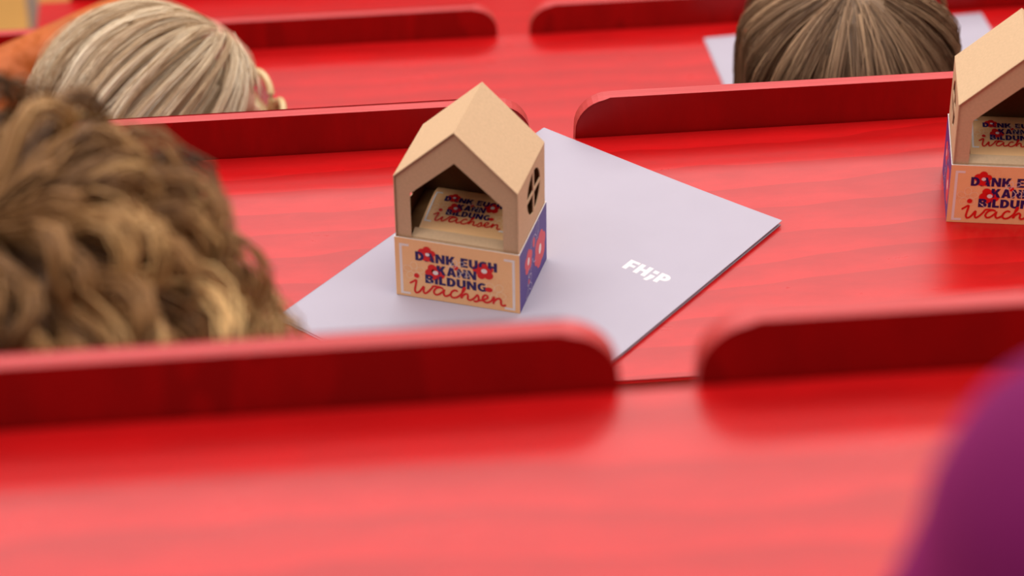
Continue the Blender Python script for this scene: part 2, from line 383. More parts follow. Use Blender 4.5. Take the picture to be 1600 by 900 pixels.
def front_print(place, parent, brackets=True):
    """prints lettering and drawings through place(a, b, layer)"""
    P = lambda lay: (lambda a, b, c: place(a, b, lay + c))
    def mk(name, fn, m):
        bm = bmesh.new(); fn(bm); o = link(name, bm_mesh(bm, name), m, parent)
        if name in ('dotted_print', 'petal_print', 'white_line_print'): o['kind'] = 'stuff'
    def brk(x0, x1, side):
        def fn(bm):
            t = 0.0019; H0, H1 = 0.0020, 0.0452
            a, b = (x0, x1)
            if side < 0: pl_ = [(a, H0), (b, H0), (b, H0 + t), (a + t, H0 + t)] + [(a + t, H0 + t + (H1 - H0 - 2 * t) * i / 8) for i in range(1, 9)] + [(b, H1 - t), (b, H1), (a, H1)] + [(a, H1 + (H0 - H1) * i / 8) for i in range(1, 8)]
            else: pl_ = [(b, H0), (b, H1)] + [(a, H1), (a, H1 - t), (b - t, H1 - t)] + [(b - t, H1 - t + (H0 + 2 * t - H1) * i / 8) for i in range(1, 9)] + [(a, H0 + t), (a, H0)]
            plate(bm, [pl_], 0, P(1))
        mk('bracket_print', fn, M['white'])
    brk(0.0034, 0.0105, -1); brk(0.0800, 0.0878, 1)
    # soft dotted fields and outline flowers behind the words
    def dots(bm):
        r = random.Random(3)
        for cx, cy, rad in ((.80, .36, .0125), (.33, .78, .010), (.15, .45, .007)):
            X, Y = S(cx, cy)
            for i in range(int(260 * (rad / .012) ** 2)):
                a = r.uniform(0, 2 * PI); q = rad * math.sqrt(r.random()); plate(bm, [oval(X + q * math.cos(a) * 1.2, Y + q * math.sin(a) * .9, .00026, .00026, 5)], 0, P(1))
    mk('dotted_print', dots, M['dot'])
    def outl(bm, q):
        for cx, cy, r0, rot in (q,):
            X, Y = S(cx, cy)
            for k in range(5):
                a = rot + k * 2 * PI / 5
                d = Vector((math.cos(a), math.sin(a))); nn = Vector((-d.y, d.x)); c0 = Vector((X, Y))
                loop = [c0 + d * r0 * .25, c0 + d * r0 * .6 + nn * r0 * .38, c0 + d * r0 * 1.1 + nn * r0 * .3, c0 + d * r0 * 1.25, c0 + d * r0 * 1.1 - nn * r0 * .3, c0 + d * r0 * .6 - nn * r0 * .38]
                ribbon(bm, smooth_line(loop, 4, True), .00042, P(2))
    for q in ((.150, .46, .0062, .3), (.795, .30, .0070, .9)): mk('outline_flower_print', lambda bm: outl(bm, q), M['pale'])
    for (cx, cy, r0, rot) in ((.262, .776, .0066, .35), (.323, .485, .0072, .9), (.715, .640, .0078, .5)):
        X, Y = S(cx, cy)
        def fl(bm):
            for k in range(5):
                a = rot + k * 2 * PI / 5; q = r0 * (0.40 + 0.06 * ((k * 7) % 3))
                plate(bm, [oval(X + .56 * r0 * math.cos(a), Y + .56 * r0 * math.sin(a), q, q)], 0, P(3 + 0.1 * k))
        mk('flower_print', fl, M['inkred'])
    def words(bm):
        write_text(bm, 'DANK EUCH', *[v for v in (.165 * .0913, .822 * .0913, .652 * .05, .805 * .05)], P(4))
        write_text(bm, 'KANN', .335 * .0913, .655 * .0913, .462 * .05, .615 * .05, P(4))
        write_text(bm, 'BILDUNG', .240 * .0913, .735 * .0913, .285 * .05, .432 * .05, P(4))
    mk('lettering', words, M['navy'])
    def petals(bm):      # red petals that overlap the letters
        for cx, cy, rx, ry in ((.262, .70, .0018, .0022), (.250, .80, .0018, .0022), (.700, .66, .0030, .0022), (.745, .655, .0026, .0024), (.712, .585, .0028, .0026), (.320, .43, .0018, .0030), (.292, .50, .0030, .0022), (.49, .625, .0018, .0022), (.752, .335, .0028, .0020), (.17, .385, .0020, .0020), (.322, .50, .0028, .0024)):
            X, Y = S(cx, cy); plate(bm, [oval(X, Y, rx, ry)], 0, P(5))
    mk('petal_print', petals, M['inkred'])
    def centres(bm):
        for cx, cy, q in ((.264, .775, .0016), (.325, .482, .0020), (.717, .642, .0022)):
            X, Y = S(cx, cy); plate(bm, [oval(X, Y, q, q * .9)], 0, P(6))
        for pts in ([(.43, .60), (.46, .70), (.49, .75), (.50, .68), (.47, .61), (.45, .66), (.52, .66), (.56, .70), (.545, .74), (.515, .72)], [(.52, .50), (.55, .58), (.575, .545), (.56, .49), (.60, .52), (.58, .60)], [(.48, .45), (.53, .52), (.50, .60)], [(.25, .36), (.28, .31), (.30, .28)]):
            ribbon(bm, smooth_line([S(*p) for p in pts], 4), .00035, P(6))
    mk('white_line_print', centres, M['white'])
    def script(bm):
        for n_, st in enumerate(SCRIPT): ribbon(bm, smooth_line([S(*p) for p in st], 4), .00155, P(5 + n_ * 0.4), taper=True)
    mk('handwriting', script, M['inkred'])

def side_print(place, parent, W=0.07):
    P = lambda lay: (lambda a, b, c: place(a, b, lay + c))
    s = lambda a, b: (a * W, b * 0.05)
    def mk(name, fn, m):
        bm = bmesh.new(); fn(bm); link(name, bm_mesh(bm, name), m, parent)
    def fl(bm, q):
        for cx, cy, r0, n in (q,):
            X, Y = s(cx, cy)
            for k in range(n):
                a = k * 2 * PI / n + .3; plate(bm, [oval(X + .52 * r0 * math.cos(a), Y + .52 * r0 * math.sin(a), r0 * .46, r0 * .46)], 0, P(1 + k * 0.1))
    for q in ((.745, .42, .0150, 6), (.32, .60, .0100, 5)): mk('flower_print', lambda bm: fl(bm, q), M['coral'])
    for cx, cy, rx, ry in ((.52, .74, .0028, .0042), (.33, .24, .0016, .0022)):
        X, Y = s(cx, cy); mk('bud_print', lambda bm: plate(bm, [oval(X, Y, rx, ry)], 0, P(1)), M['coral'])
    for cx, cy, q in ((.745, .42, .0032), (.32, .60, .0024)):
        X, Y = s(cx, cy); mk('flower_centre_print', lambda bm: plate(bm, [oval(X, Y, q, q * 1.3)], 0, P(3)), M['white'])
    def ln(bm, pts):
            ribbon(bm, smooth_line([s(*p) for p in pts], 5), .00060, P(4))
    for pts in ([(.58, .80), (.62, .90), (.66, .97), (.70, .95), (.69, .85), (.66, .78)], [(.40, .72), (.46, .84), (.56, .84), (.62, .76), (.70, .78)], [(.55, .62), (.60, .72), (.66, .70)],
                    [(.33, .48), (.30, .36), (.36, .30), (.42, .40), (.46, .52), (.50, .42), (.58, .38)], [(.28, .28), (.33, .34), (.40, .32), (.42, .25), (.36, .20), (.28, .21), (.27, .28)], [(.33, .20), (.25, .12), (.22, .05), (.28, .04), (.33, .12), (.38, .06), (.43, .07), (.41, .15), (.35, .20)]):
        mk('flower_line_print', lambda bm: ln(bm, pts), M['lilac'])

# ------------------------------------------------------------------ cardboard houses
HW, HD, HS, HE, HR = 0.0913, 0.070, 0.050, 0.1004, 0.1427
def build_house():
    h = empty('cardboard_house')
    T = 0.0006
    # printed sleeve
    bm = bmesh.new()
    add_box(bm, 0, HW, 0, T, 0.0002, HS, 0); add_box(bm, 0, HW, HD - T, HD, 0.0002, HS, 0)
    add_box(bm, 0, T, T, HD - T, 0.0002, HS, 1); add_box(bm, HW - T, HW, T, HD - T, 0.0002, HS, 1)
    for f in bm.faces:
        c = f.calc_center_median()
        if c.z > HS - 1e-5: f.material_index = 2
        elif c.x > HW - 1e-5 or c.x < 1e-5: f.material_index = 1
    sl = link('sleeve', bm_mesh(bm, 'sleeve'), [M['peach'], M['purple'], M['white']], h)
    # hair-line white paper rim seen along the top edge
    e = 0.00003
    front_print(lambda a, b, l: (a, -e * (l + 1), b), sl)
    side_print(lambda a, b, l: (HW + e * (l + 1), a, b), sl)
    side_print(lambda a, b, l: (-e * (l + 1), HD - a, b), sl)
    # carton inside the sleeve
    g = 0.0009; x0, x1, y0, y1 = g, HW - g, g, HD - g
    xm = HW / 2; t = 0.0007
    def gable(y, hole, name, m):
        bm = bmesh.new(); s = 0.0008
        out = [(x0 + t, 0.0006), (x1 - t, 0.0006), (x1 - t, HE - s), (xm, HR - 2 * s), (x0 + t, HE - s)]
        polys = [out]
        if hole: polys.append([(0.0122, 0.0495), (0.0122, 0.0868), (xm - 0.0006, 0.1168), (HW - 0.0122, 0.0868), (HW - 0.0122, 0.0495)])
        plate(bm, polys, t, lambda a, b, c: (a, y + c, b))
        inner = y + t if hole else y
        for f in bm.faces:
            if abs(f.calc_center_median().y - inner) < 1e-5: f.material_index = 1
        return link(name, bm_mesh(bm, name), [m, M['kraft_shaded']], h)
    gable(y0 + 0.0011, True, 'front_wall', M['kraft']); gable(y1 - 0.0011 - t, False, 'back_wall', M['kraft'])
    # side walls with a round cross window
    def quad_panes(cy, cz, r, b):
        out = []
        for k in range(4):
            a0 = math.asin(b / r); pts = [(b, b)] + [(r * math.cos(a0 + (PI / 2 - 2 * a0) * i / 8), r * math.sin(a0 + (PI / 2 - 2 * a0) * i / 8)) for i in range(9)]
            c, s = round(math.cos(k * PI / 2)), round(math.sin(k * PI / 2))
            out.append([(cy + c * p - s * q, cz + s * p + c * q) for p, q in pts])
        return out
    for xx in (x0, x1 - t):
        bm = bmesh.new()
        plate(bm, [[(y0, 0.0006), (y1, 0.0006), (y1, HE - 0.0002), (y0, HE - 0.0002)]] + quad_panes(0.0405, 0.0775, 0.0168, 0.0013), t, lambda a, b, c: (xx + c, a, b))
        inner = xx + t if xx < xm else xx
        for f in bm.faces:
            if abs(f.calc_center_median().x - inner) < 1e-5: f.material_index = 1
        link('side_wall', bm_mesh(bm, 'side_wall'), [M['kraft'], M['kraft_shaded']], h)
    for sgn in (-1, 1):
        xe = x0 if sgn < 0 else x1
        n = Vector((sgn * (HR - HE), 0, abs(xm - xe))).normalized() * t
        bm = bmesh.new(); a = []
        for (px, pz) in ((xe, HE), (xm, HR)):
            for y in (y0 - 0.0002, y1 + 0.0002):
                a.append(bm.verts.new((px, y, pz)))
        b_ = [bm.verts.new((v.co.x - n.x * (1 if i < 2 else 0), v.co.y, v.co.z - n.z * (1.0 if i < 2 else 1.2))) for i, v in enumerate(a)]
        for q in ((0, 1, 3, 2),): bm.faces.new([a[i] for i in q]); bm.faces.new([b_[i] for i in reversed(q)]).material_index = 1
        for i, j in ((0, 1), (1, 3), (3, 2), (2, 0)): bm.faces.new((a[i], a[j], b_[j], b_[i]))
        link('roof_panel', bm_mesh(bm, 'roof_panel'), [M['kraft'], M['kraft_shaded']], h)
    # folded lip in the doorway and the tray floor
    bm = bmesh.new()
    pr = [(y0 + 0.0021, 0.0488), (y0 + 0.0024, 0.0503), (y0 + 0.0108, 0.0524), (y0 + 0.0111, 0.0518)]
    va = [bm.verts.new((0.0118, y, z)) for y, z in pr]; vb = [bm.verts.new((HW - 0.0118, y, z)) for y, z in pr]
    for i in range(3): bm.faces.new((va[i], va[i + 1], vb[i + 1], vb[i]))
    bm.faces.new(va); bm.faces.new(vb)
    link('tray_flap', bm_mesh(bm, 'tray_flap'), M['kraft'], h)
    box_obj('bottom', (x0 + t, x1 - t, y0 + 0.003, y1 - 0.003, 0.0007, 0.0014), M['kraft_shaded'], h)
    box_obj('tray_floor', (x0 + 2 * t, x1 - 2 * t, y0 + 0.0122, y1 - 0.003, 0.0476, 0.0482), M['kraft_shaded'], h)
    return h
PROF = [(0.0125, 0.0510), (0.0165, 0.0518), (0.024, 0.0534), (0.033, 0.0552), (0.043, 0.0568), (0.051, 0.0573), (0.057, 0.0565), (0.061, 0.0548), (0.063, 0.0528), (0.0637, 0.0488)]
CUM = [0.0]
for a, b in zip(PROF, PROF[1:]): CUM.append(CUM[-1] + math.dist(a, b))
def on_card(s):
    for i in range(len(PROF) - 1):
        if s <= CUM[i + 1] or i == len(PROF) - 2:
            k = (s - CUM[i]) / (CUM[i + 1] - CUM[i]); p, q = PROF[i], PROF[i + 1]
            ty, tz = q[0] - p[0], q[1] - p[1]; l = math.hypot(ty, tz)
            return p[0] + k * (q[0] - p[0]), p[1] + k * (q[1] - p[1]), -tz / l, ty / l
def build_card():
    c = empty('printed_card'); xa, xb = 0.0140, HW - 0.0140
    bm = bmesh.new(); rows = []
    L = CUM[-1]; n = 26
    for i in range(n + 1):
        y, z, ny, nz = on_card(L * i / n)
        rows.append([bm.verts.new((x, y - ny * d, z - nz * d)) for x in (xa, xb) for d in (0, 0.0006)])
    for a, b in zip(rows, rows[1:]):
        bm.faces.new((a[0], a[2], b[2], b[0])); bm.faces.new((a[1], b[1], b[3], a[3]))
        bm.faces.new((a[0], b[0], b[1], a[1])); bm.faces.new((a[2], a[3], b[3], b[2]))
    bm.faces.new((rows[0][0], rows[0][1], rows[0][3], rows[0][2]))
    sh = link('card_sheet', bm_mesh(bm, 'card_sheet'), M['peach'], c)
    k = (xb - xa) / HW * 1.03
    def pl(a, b, l):
        y, z, ny, nz = on_card(0.0065 + b * k * 1.02)
        d = 0.00012 + 0.00004 * l
        return (xa - 0.001 + a * k, y + ny * d, z + nz * d)
    front_print(pl, sh)
    return c
def copy_tree(o):
    c = o.copy(); col.objects.link(c)
    for ch in list(o.children):
        d = ch.copy(); col.objects.link(d); d.parent = c
        for g in list(ch.children):
            e = g.copy(); col.objects.link(e); e.parent = d
    return c
house0 = build_house(); card0 = build_card()
spots = [(0.0412, 1.5520, 0.0018, -0.3679, 'sharp kraft cardboard house standing on the folder with the logo', 'peach printed card inside the cardboard house on the folder'),
         (0.4490, 1.6030, 0.0, -0.180, 'kraft cardboard house cut off by the right edge of the photo, on bare red desk', 'peach printed card inside the cardboard house at the right edge'),
         (0.9430, 3.150, row_z(-2), -0.10, 'blurred cardboard house on the farthest desk, only its base showing', 'peach printed card inside the blurred house on the farthest desk')]
for i, (x, y, z, a, lb, lc) in enumerate(spots):
    h = house0 if i == 0 else copy_tree(house0); c = card0 if i == 0 else copy_tree(card0)
    for o, l, ct, g in ((h, lb, 'cardboard house', 'printed cardboard houses'), (c, lc, 'card', 'printed cards inside the houses')):
        o.location = (x, y, z); o.rotation_euler = (0, 0, a); tag(o, l, ct, g)

# ------------------------------------------------------------------ people
def capsule(bm, path, radii, seg=14, flat=None):
    """tapered tube with rounded ends through path"""
    P = [Vector(p) for p in path]; n = len(P); rings = []
    def ring(c, t, r):
        ref = Vector((0, 0, 1)) if abs(t.z) < 0.9 else Vector((0, 1, 0))
        a = t.cross(ref).normalized(); b = t.cross(a).normalized()
        fx, fy = flat or (1, 1)
        return [bm.verts.new(c + a * (math.cos(2 * PI * i / seg) * r * fx) + b * (math.sin(2 * PI * i / seg) * r * fy)) for i in range(seg)]
    t0 = (P[1] - P[0]).normalized(); t1 = (P[-1] - P[-2]).normalized()
    for a in (80, 55, 28): rings.append(ring(P[0] - t0 * radii[0] * math.sin(math.radians(a)), t0, radii[0] * math.cos(math.radians(a))))
    for i in range(n):
        t = (P[min(n - 1, i + 1)] - P[max(0, i - 1)]).normalized(); rings.append(ring(P[i], t, radii[i]))
    for a in (28, 55, 80): rings.append(ring(P[-1] + t1 * radii[-1] * math.sin(math.radians(a)), t1, radii[-1] * math.cos(math.radians(a))))
    for a, b in zip(rings, rings[1:]):
        for i in range(seg): bm.faces.new((a[i], a[(i + 1) % seg], b[(i + 1) % seg], b[i]))
    bm.faces.new(rings[0][::-1]); bm.faces.new(rings[-1])
def ellipsoid(bm, c, r, mtx=None, u=20, v=12):
    mm = (mtx or Matrix.Identity(4)) @ Matrix.Translation(c) @ Matrix.Diagonal((*r, 1))
    bmesh.ops.create_uvsphere(bm, u_segments=u, v_segments=v, radius=1, matrix=mm)
def fused(name, bm, voxel, m, parent=None, smooth=4):
    me = bpy.data.meshes.new(name + '_raw'); bmesh.ops.recalc_face_normals(bm, faces=bm.faces); bm.to_mesh(me); bm.free()
    o = bpy.data.objects.new(name, me); col.objects.link(o)
    r = o.modifiers.new('r', 'REMESH'); r.mode = 'VOXEL'; r.voxel_size = voxel; r.use_smooth_shade = True
    s = o.modifiers.new('s', 'SMOOTH'); s.iterations = smooth; s.factor = 0.5
    dg = bpy.context.evaluated_depsgraph_get(); dg.update()
    nm = bpy.data.meshes.new_from_object(o.evaluated_get(dg)); nm.name = name
    bpy.data.objects.remove(o); bpy.data.meshes.remove(me)
    nm.materials.clear()
    return link(name, nm, m, parent)
def hand(bm, wrist, tip_dir, up, side, curl=0.35, size=1.0):
    """palm and five bent fingers; side=+1 puts the thumb to the right of tip_dir"""
    d = Vector(tip_dir).normalized(); u = Vector(up); u = (u - d * u.dot(d)).normalized(); s = d.cross(u).normalized() * side
    W0 = Vector(wrist)
    for k in (-1.2, -0.4, 0.4, 1.2): capsule(bm, [W0 - d * 0.005, W0 + d * 0.05 * size + s * k * 0.013, W0 + d * 0.082 * size + s * k * 0.017], [0.015, 0.0125, 0.0105], 8)
    for k, ln in ((1.2, 0.068), (0.4, 0.076), (-0.4, 0.070), (-1.2, 0.055)):
        p = W0 + d * 0.083 * size + s * k * 0.018; pts = [p]; a = curl * 0.5
        for seg, fr in enumerate((0.42, 0.32, 0.26)):
            dd = d * math.cos(a) - u * math.sin(a); p = p + dd * ln * fr * size; pts.append(p); a += curl
        capsule(bm, pts, [0.0092, 0.0085, 0.0078, 0.0068], 8)
    p = W0 + d * 0.022 + s * 0.020; q = p + (d * 0.6 + s * 0.75 - u * 0.15) * 0.034; r = q + (d * 0.85 + s * 0.35 - u * 0.15) * 0.028; t = r + (d * 0.95 + s * 0.05 - u * 0.2) * 0.022
    capsule(bm, [p, q, r, t], [0.013, 0.0115, 0.010, 0.008], 8)
def person(label, hip, chest, neck, head_c, face, sh_l, el_l, wr_l, hand_l, sh_r, el_r, wr_r, hand_r, floor_z, top_mat, head_up=(0, 0, 1), trouser=M['denim'], scale=1.0):
    """joints in world space; returns (body, head matrix)"""
    hip, chest, neck, head_c = map(Vector, (hip, chest, neck, head_c))
    fy = Vector(face).normalized(); up = Vector(head_up); fx = fy.cross(up).normalized(); fz = fx.cross(fy).normalized()
    HM = Matrix.Translation(head_c) @ Matrix((fx, fy, fz)).transposed().to_4x4() @ Matrix.Scale(scale, 4)
    legs = []
    for s in (-1, 1):
        h0 = hip + Vector((s * 0.085, 0.02, 0.0)); kn = hip + Vector((s * 0.105, 0.42, 0.015)); an = Vector((kn.x, kn.y - 0.04, floor_z + 0.075)); toe = an + Vector((s * 0.01, 0.14, -0.045))
        legs.append((h0, kn, an, toe))
    def trunk(bm, g):
        mid = (hip + chest) / 2
        capsule(bm, [hip, mid, chest], [0.118 + g, 0.112 + g, 0.115 + g], 20, (1.25, 0.92))
        for sh in (sh_l, sh_r):
            sh = Vector(sh); capsule(bm, [neck - (neck - chest) * 0.25, (neck + sh) / 2 + Vector((0, 0, 0.005)), sh], [0.058 + g, 0.056 + g, 0.052 + g], 14)
            capsule(bm, [chest, (chest + sh) / 2, sh], [0.09 + g, 0.08 + g, 0.05 + g], 14)
    def arms(bm, g):
        for sh, el, wr in ((sh_l, el_l, wr_l), (sh_r, el_r, wr_r)):
            sh, el, wr = map(Vector, (sh, el, wr))
            capsule(bm, [sh, (sh + el) / 2, el], [0.050 + g, 0.044 + g, 0.036 + g], 14)
            capsule(bm, [el, el + (wr - el) * 0.4, wr - (wr - el) * (0.05 if g else 0)], [0.037 + g, 0.036 + g, 0.024 + g], 14)
    bm = bmesh.new()
    trunk(bm, 0); arms(bm, 0)
    base = HM @ Vector((0, -0.028, -0.06))
    capsule(bm, [neck - Vector((0, 0, 0.03)), (neck + base) / 2, base], [0.058, 0.050, 0.050], 14)
    for h0, kn, an, toe in legs:
        capsule(bm, [h0, (h0 + kn) / 2, kn], [0.080, 0.072, 0.054], 14); capsule(bm, [kn, kn + (an - kn) * 0.35, an], [0.053, 0.050, 0.034], 14); capsule(bm, [an - Vector((0, 0.04, 0.04)), toe], [0.030, 0.026], 10)
    ellipsoid(bm, (0, -0.006, 0.018), (0.072, 0.092, 0.090), HM); ellipsoid(bm, (0, 0.020, -0.050), (0.057, 0.068, 0.078), HM)
    ellipsoid(bm, (0, 0.070, 0.022), (0.050, 0.020, 0.012), HM); ellipsoid(bm, (0, 0.072, -0.108), (0.024, 0.020, 0.018), HM)
    for s in (-1, 1):
        ellipsoid(bm, (s * 0.074, -0.010, -0.018), (0.008, 0.018, 0.030), HM); ellipsoid(bm, (s * 0.036, 0.066, -0.032), (0.020, 0.018, 0.016), HM)
    capsule(bm, [HM @ Vector(p) for p in ((0, 0.084, 0.004), (0, 0.100, -0.020), (0, 0.104, -0.036))], [0.008, 0.010, 0.013], 10)
    for dz in (-0.066, -0.077): ellipsoid(bm, (0, 0.083, dz), (0.024, 0.010, 0.006), HM)
    for (wr, hd, sd) in ((wr_l, hand_l, 1), (wr_r, hand_r, -1)):
        hand(bm, wr, hd, (0, 0, 1), sd)
    body = fused('person', bm, 0.0062, M['skin'], None, 3); tag(body, label, 'person')
    bm = bmesh.new(); trunk(bm, 0.010); arms(bm, 0.008)
    fused('sweater', bm, 0.009, top_mat, body)
    bm = bmesh.new(); capsule(bm, [hip + Vector((-0.03, 0, 0)), hip + Vector((0.03, 0, 0))], [0.125, 0.125], 18, (1, 1))
    for h0, kn, an, toe in legs:
        capsule(bm, [h0, (h0 + kn) / 2, kn], [0.092, 0.083, 0.064], 14); capsule(bm, [kn, kn + (an - kn) * 0.35, an + Vector((0, 0, 0.03))], [0.063, 0.060, 0.050], 14)
    fused('trousers', bm, 0.010, trouser, body)
    for h0, kn, an, toe in legs:
        bm = bmesh.new(); capsule(bm, [an - Vector((0, 0.05, 0.036)), an + Vector((0, 0.03, -0.034)), toe + Vector((0, 0.03, 0.0))], [0.038, 0.040, 0.032], 12); fused('shoe', bm, 0.008, M['shoe'], body)
    for s in (-1, 1):
        bm = bmesh.new(); ellipsoid(bm, (s * 0.032, 0.0715, -0.003), (0.012, 0.012, 0.012), HM, 16, 10)
        me = bm_mesh(bm, 'eye', True); e = link('eye', me, M['eye'], body)
        bm = bmesh.new(); ellipsoid(bm, (s * 0.032, 0.0785, -0.003), (0.006, 0.0056, 0.006), HM, 12, 8); link('iris', bm_mesh(bm, 'iris', True), M['iris'], e)
    return body, HM

# ---- hair
def vnorm(a): return a / np.maximum(np.linalg.norm(a, axis=-1, keepdims=True), 1e-9)
def make_hair(name, parent, center, axes3, pole, n_guides, n_str, n_pts, length, colour_fn, strand_r, grav, off_lo, off_hi, clump_r, wave=None, th_max=95, th_min=3, seed=1, fly=0.06, cap=True, cap_scale=0.985, noise_amp=0.0, face=None, ymin=None, part_gap=None, jitter=0.12, xmax=None):
    """strands flow from the pole over an ellipsoid (axes3: 3x3 columns scaled), then hang"""
    g = np.random.default_rng(seed)
    c = np.array(center); A = np.array(axes3); Ai = np.linalg.inv(A)
    pole = vnorm(np.array(pole, float)); ref = np.array([0, 0, 1.]) if abs(pole[2]) < 0.9 else np.array([0, 1., 0])
    e1 = vnorm(np.cross(pole, ref)); e2 = np.cross(pole, e1)
    th = th_min + (th_max - th_min) * g.random(n_guides) ** 0.8
    ph = g.random(n_guides) * 2 * PI
    thr = np.radians(th)
    d = np.cos(thr)[:, None] * pole + np.sin(thr)[:, None] * (np.cos(ph)[:, None] * e1 + np.sin(ph)[:, None] * e2)
    def surf(dv): return dv / np.linalg.norm(dv @ Ai.T, axis=-1, keepdims=True)
    layer = off_lo + (off_hi - off_lo) * g.random(n_guides)
    pos = surf(d) * 1.0
    L = length * (0.8 + 0.4 * g.random(n_guides)); ds = L / (n_pts - 1)
    P = np.zeros((n_guides, n_pts, 3)); vel = None
    jit = g.normal(size=(n_guides, 3)) * jitter
    s = np.zeros(n_guides)
    for i in range(n_pts):
        P[:, i] = pos
        dn = vnorm(pos); radial = vnorm((pos @ Ai.T) @ Ai)   # outward normal of the ellipsoid
        tang = dn - (dn @ pole)[:, None] * 0 ; tang = dn * (dn @ pole)[:, None] - pole
        tang = vnorm(tang - (tang * radial).sum(1, keepdims=True) * radial)
        gz = np.clip((s - grav[0]) / grav[1], 0, 1)[:, None]
        dv = vnorm(tang * (1 - gz) + np.array([0, 0, -1.]) * gz + jit * (0.4 + gz))
        vel = dv if vel is None else vnorm(vel * 0.55 + dv * 0.45)
        pos = pos + vel * ds[:, None]; s = s + ds
        q = np.linalg.norm(pos @ Ai.T, axis=1); want = 1 + layer * np.clip(s / 0.035, 0.15, 1)
        sc = np.where(q < want, want / q, 1.0); pos = pos * sc[:, None]
        if ymin is not None: pos[:, 1] = np.maximum(pos[:, 1], ymin - c[1])
    # strands around guides
    G = np.repeat(P, n_str, axis=0); N = len(G); gi = np.repeat(np.arange(n_guides), n_str)
    T = np.gradient(G, axis=1); T = vnorm(T)
    rf = vnorm(g.normal(size=(n_guides, 3)))[gi][:, None, :]
    n1 = vnorm(np.cross(T, rf)); n2 = np.cross(T, n1)
    a = g.random(N) * 2 * PI; rr = np.sqrt(g.random(N)) * clump_r
    f = g.random(N) < fly; rr[f] *= 2.6
    tt = np.linspace(0, 1, n_pts)[None, :, None]
    wid = 1.0 - 0.55 * tt ** 1.5
    G = G + (np.cos(a) * rr)[:, None, None] * n1 * wid + (np.sin(a) * rr)[:, None, None] * n2 * wid
    if wave:
        amp, wl, start = wave
        sl = (np.linspace(0, 1, n_pts)[None, :] * L[gi][:, None])
        wlg = (wl * (0.75 + 0.6 * g.random(n_guides)))[gi][:, None]; ph0 = (g.random(n_guides) * 2 * PI)[gi][:, None] + g.normal(size=(N, 1)) * 0.35
        am = (amp * (0.6 + 0.8 * g.random(n_guides)))[gi][:, None] * np.clip((sl - start) / 0.05, 0, 1)
        angw = 2 * PI * sl / wlg + ph0
        G = G + (am * np.cos(angw))[..., None] * n1 + (am * np.sin(angw))[..., None] * n2
    if noise_amp:
        k = g.normal(size=(N, 1, 3)) * noise_amp; k2 = g.normal(size=(N, 1, 3)) * noise_amp
        G = G + k * tt ** 1.2 + k2 * np.sin(tt * 9 + g.random((N, 1, 1)) * 6) * 0.5 * tt
    if ymin is not None: G[..., 1] = np.maximum(G[..., 1], ymin - c[1] - 0.006)
    if face is not None:      # hair is cut short where it would cover the face
        im = np.array(face.inverted()); fm = np.array(face); q = (G + c) @ im[:3, :3].T + im[:3, 3]
        if xmax: q[..., 0] = np.clip(q[..., 0], -xmax - g.random((N, 1)) * 0.006, xmax + g.random((N, 1)) * 0.006)
        G = q @ fm[:3, :3].T + fm[:3, 3] - c
        bad = (q[..., 1] > 0.056) & (q[..., 2] < 0.050)
        keep = ~bad[:, :3].any(axis=1); G = G[keep]; gi = gi[keep]; bad = bad[keep]; N = len(G)
        last = np.where(bad.any(axis=1), bad.argmax(axis=1) - 1, n_pts - 1)
        idx = np.minimum(np.arange(n_pts)[None, :], last[:, None])
        G = np.take_along_axis(G, idx[..., None], axis=1)
    # colour
    C = colour_fn(g, N, gi, n_guides, np.linspace(0, 1, n_pts), G)   # (N, n_pts, 3)
    # tubes with three sides
    T = vnorm(np.gradient(G, axis=1)); rf = np.array([0.31, 0.52, 0.79]); n1 = vnorm(np.cross(T, rf)); n2 = np.cross(T, n1)
    rad = strand_r * (0.7 + 0.6 * g.random((N, 1))) * (1 - 0.75 * np.linspace(0, 1, n_pts)[None, :] ** 3)
    V = np.stack([G + rad[..., None] * (math.cos(b) * n1 + math.sin(b) * n2) for b in (0, 2 * PI / 3, 4 * PI / 3)], axis=2) + c
    V = V.reshape(-1, 3); CC = np.repeat(C[:, :, None, :], 3, axis=2).reshape(-1, 3)
    base = (np.arange(N)[:, None, None] * n_pts + np.arange(n_pts - 1)[None, :, None]) * 3
    k = np.arange(3)[None, None, :]; k2 = (k + 1) % 3
    Fq = np.stack([base + k, base + k2, base + 3 + k2, base + 3 + k], axis=-1).reshape(-1, 4)
    if cap:   # scalp cap under the strands
        nu, nv = 48, 24; cv = []; cc = []
        for j in range(nv + 1):
            tj = math.radians(min(th_max, 96)) * j / nv
            for i in range(nu):
                p_ = 2 * PI * i / nu; dd = math.cos(tj) * pole + math.sin(tj) * (math.cos(p_) * e1 + math.sin(p_) * e2)
                cv.append(dd / np.linalg.norm(Ai @ dd) * cap_scale + c); cc.append(C[:, :n_pts // 3].mean((0, 1)) * 0.7 if not (part_gap and tj < part_gap[0]) else np.array(part_gap[1]))
        cv = np.array(cv); b0 = len(V)
        fq = np.array([[b0 + j * nu + i, b0 + j * nu + (i + 1) % nu, b0 + (j + 1) * nu + (i + 1) % nu, b0 + (j + 1) * nu + i] for j in range(nv) for i in range(nu)])
        V = np.concatenate([V, cv]); CC = np.concatenate([CC, np.array(cc)]); Fq = np.concatenate([Fq, fq])
    me = bpy.data.meshes.new(name); nf = len(Fq)
    me.vertices.add(len(V)); me.vertices.foreach_set('co', V.astype(np.float32).ravel())
    me.loops.add(nf * 4); me.loops.foreach_set('vertex_index', Fq.astype(np.int32).ravel())
    me.polygons.add(nf); me.polygons.foreach_set('loop_start', np.arange(0, nf * 4, 4, dtype=np.int32))
    try: me.polygons.foreach_set('loop_total', np.full(nf, 4, dtype=np.int32))
    except Exception: pass
    me.polygons.foreach_set('use_smooth', np.ones(nf, dtype=bool))
    me.update(calc_edges=True)
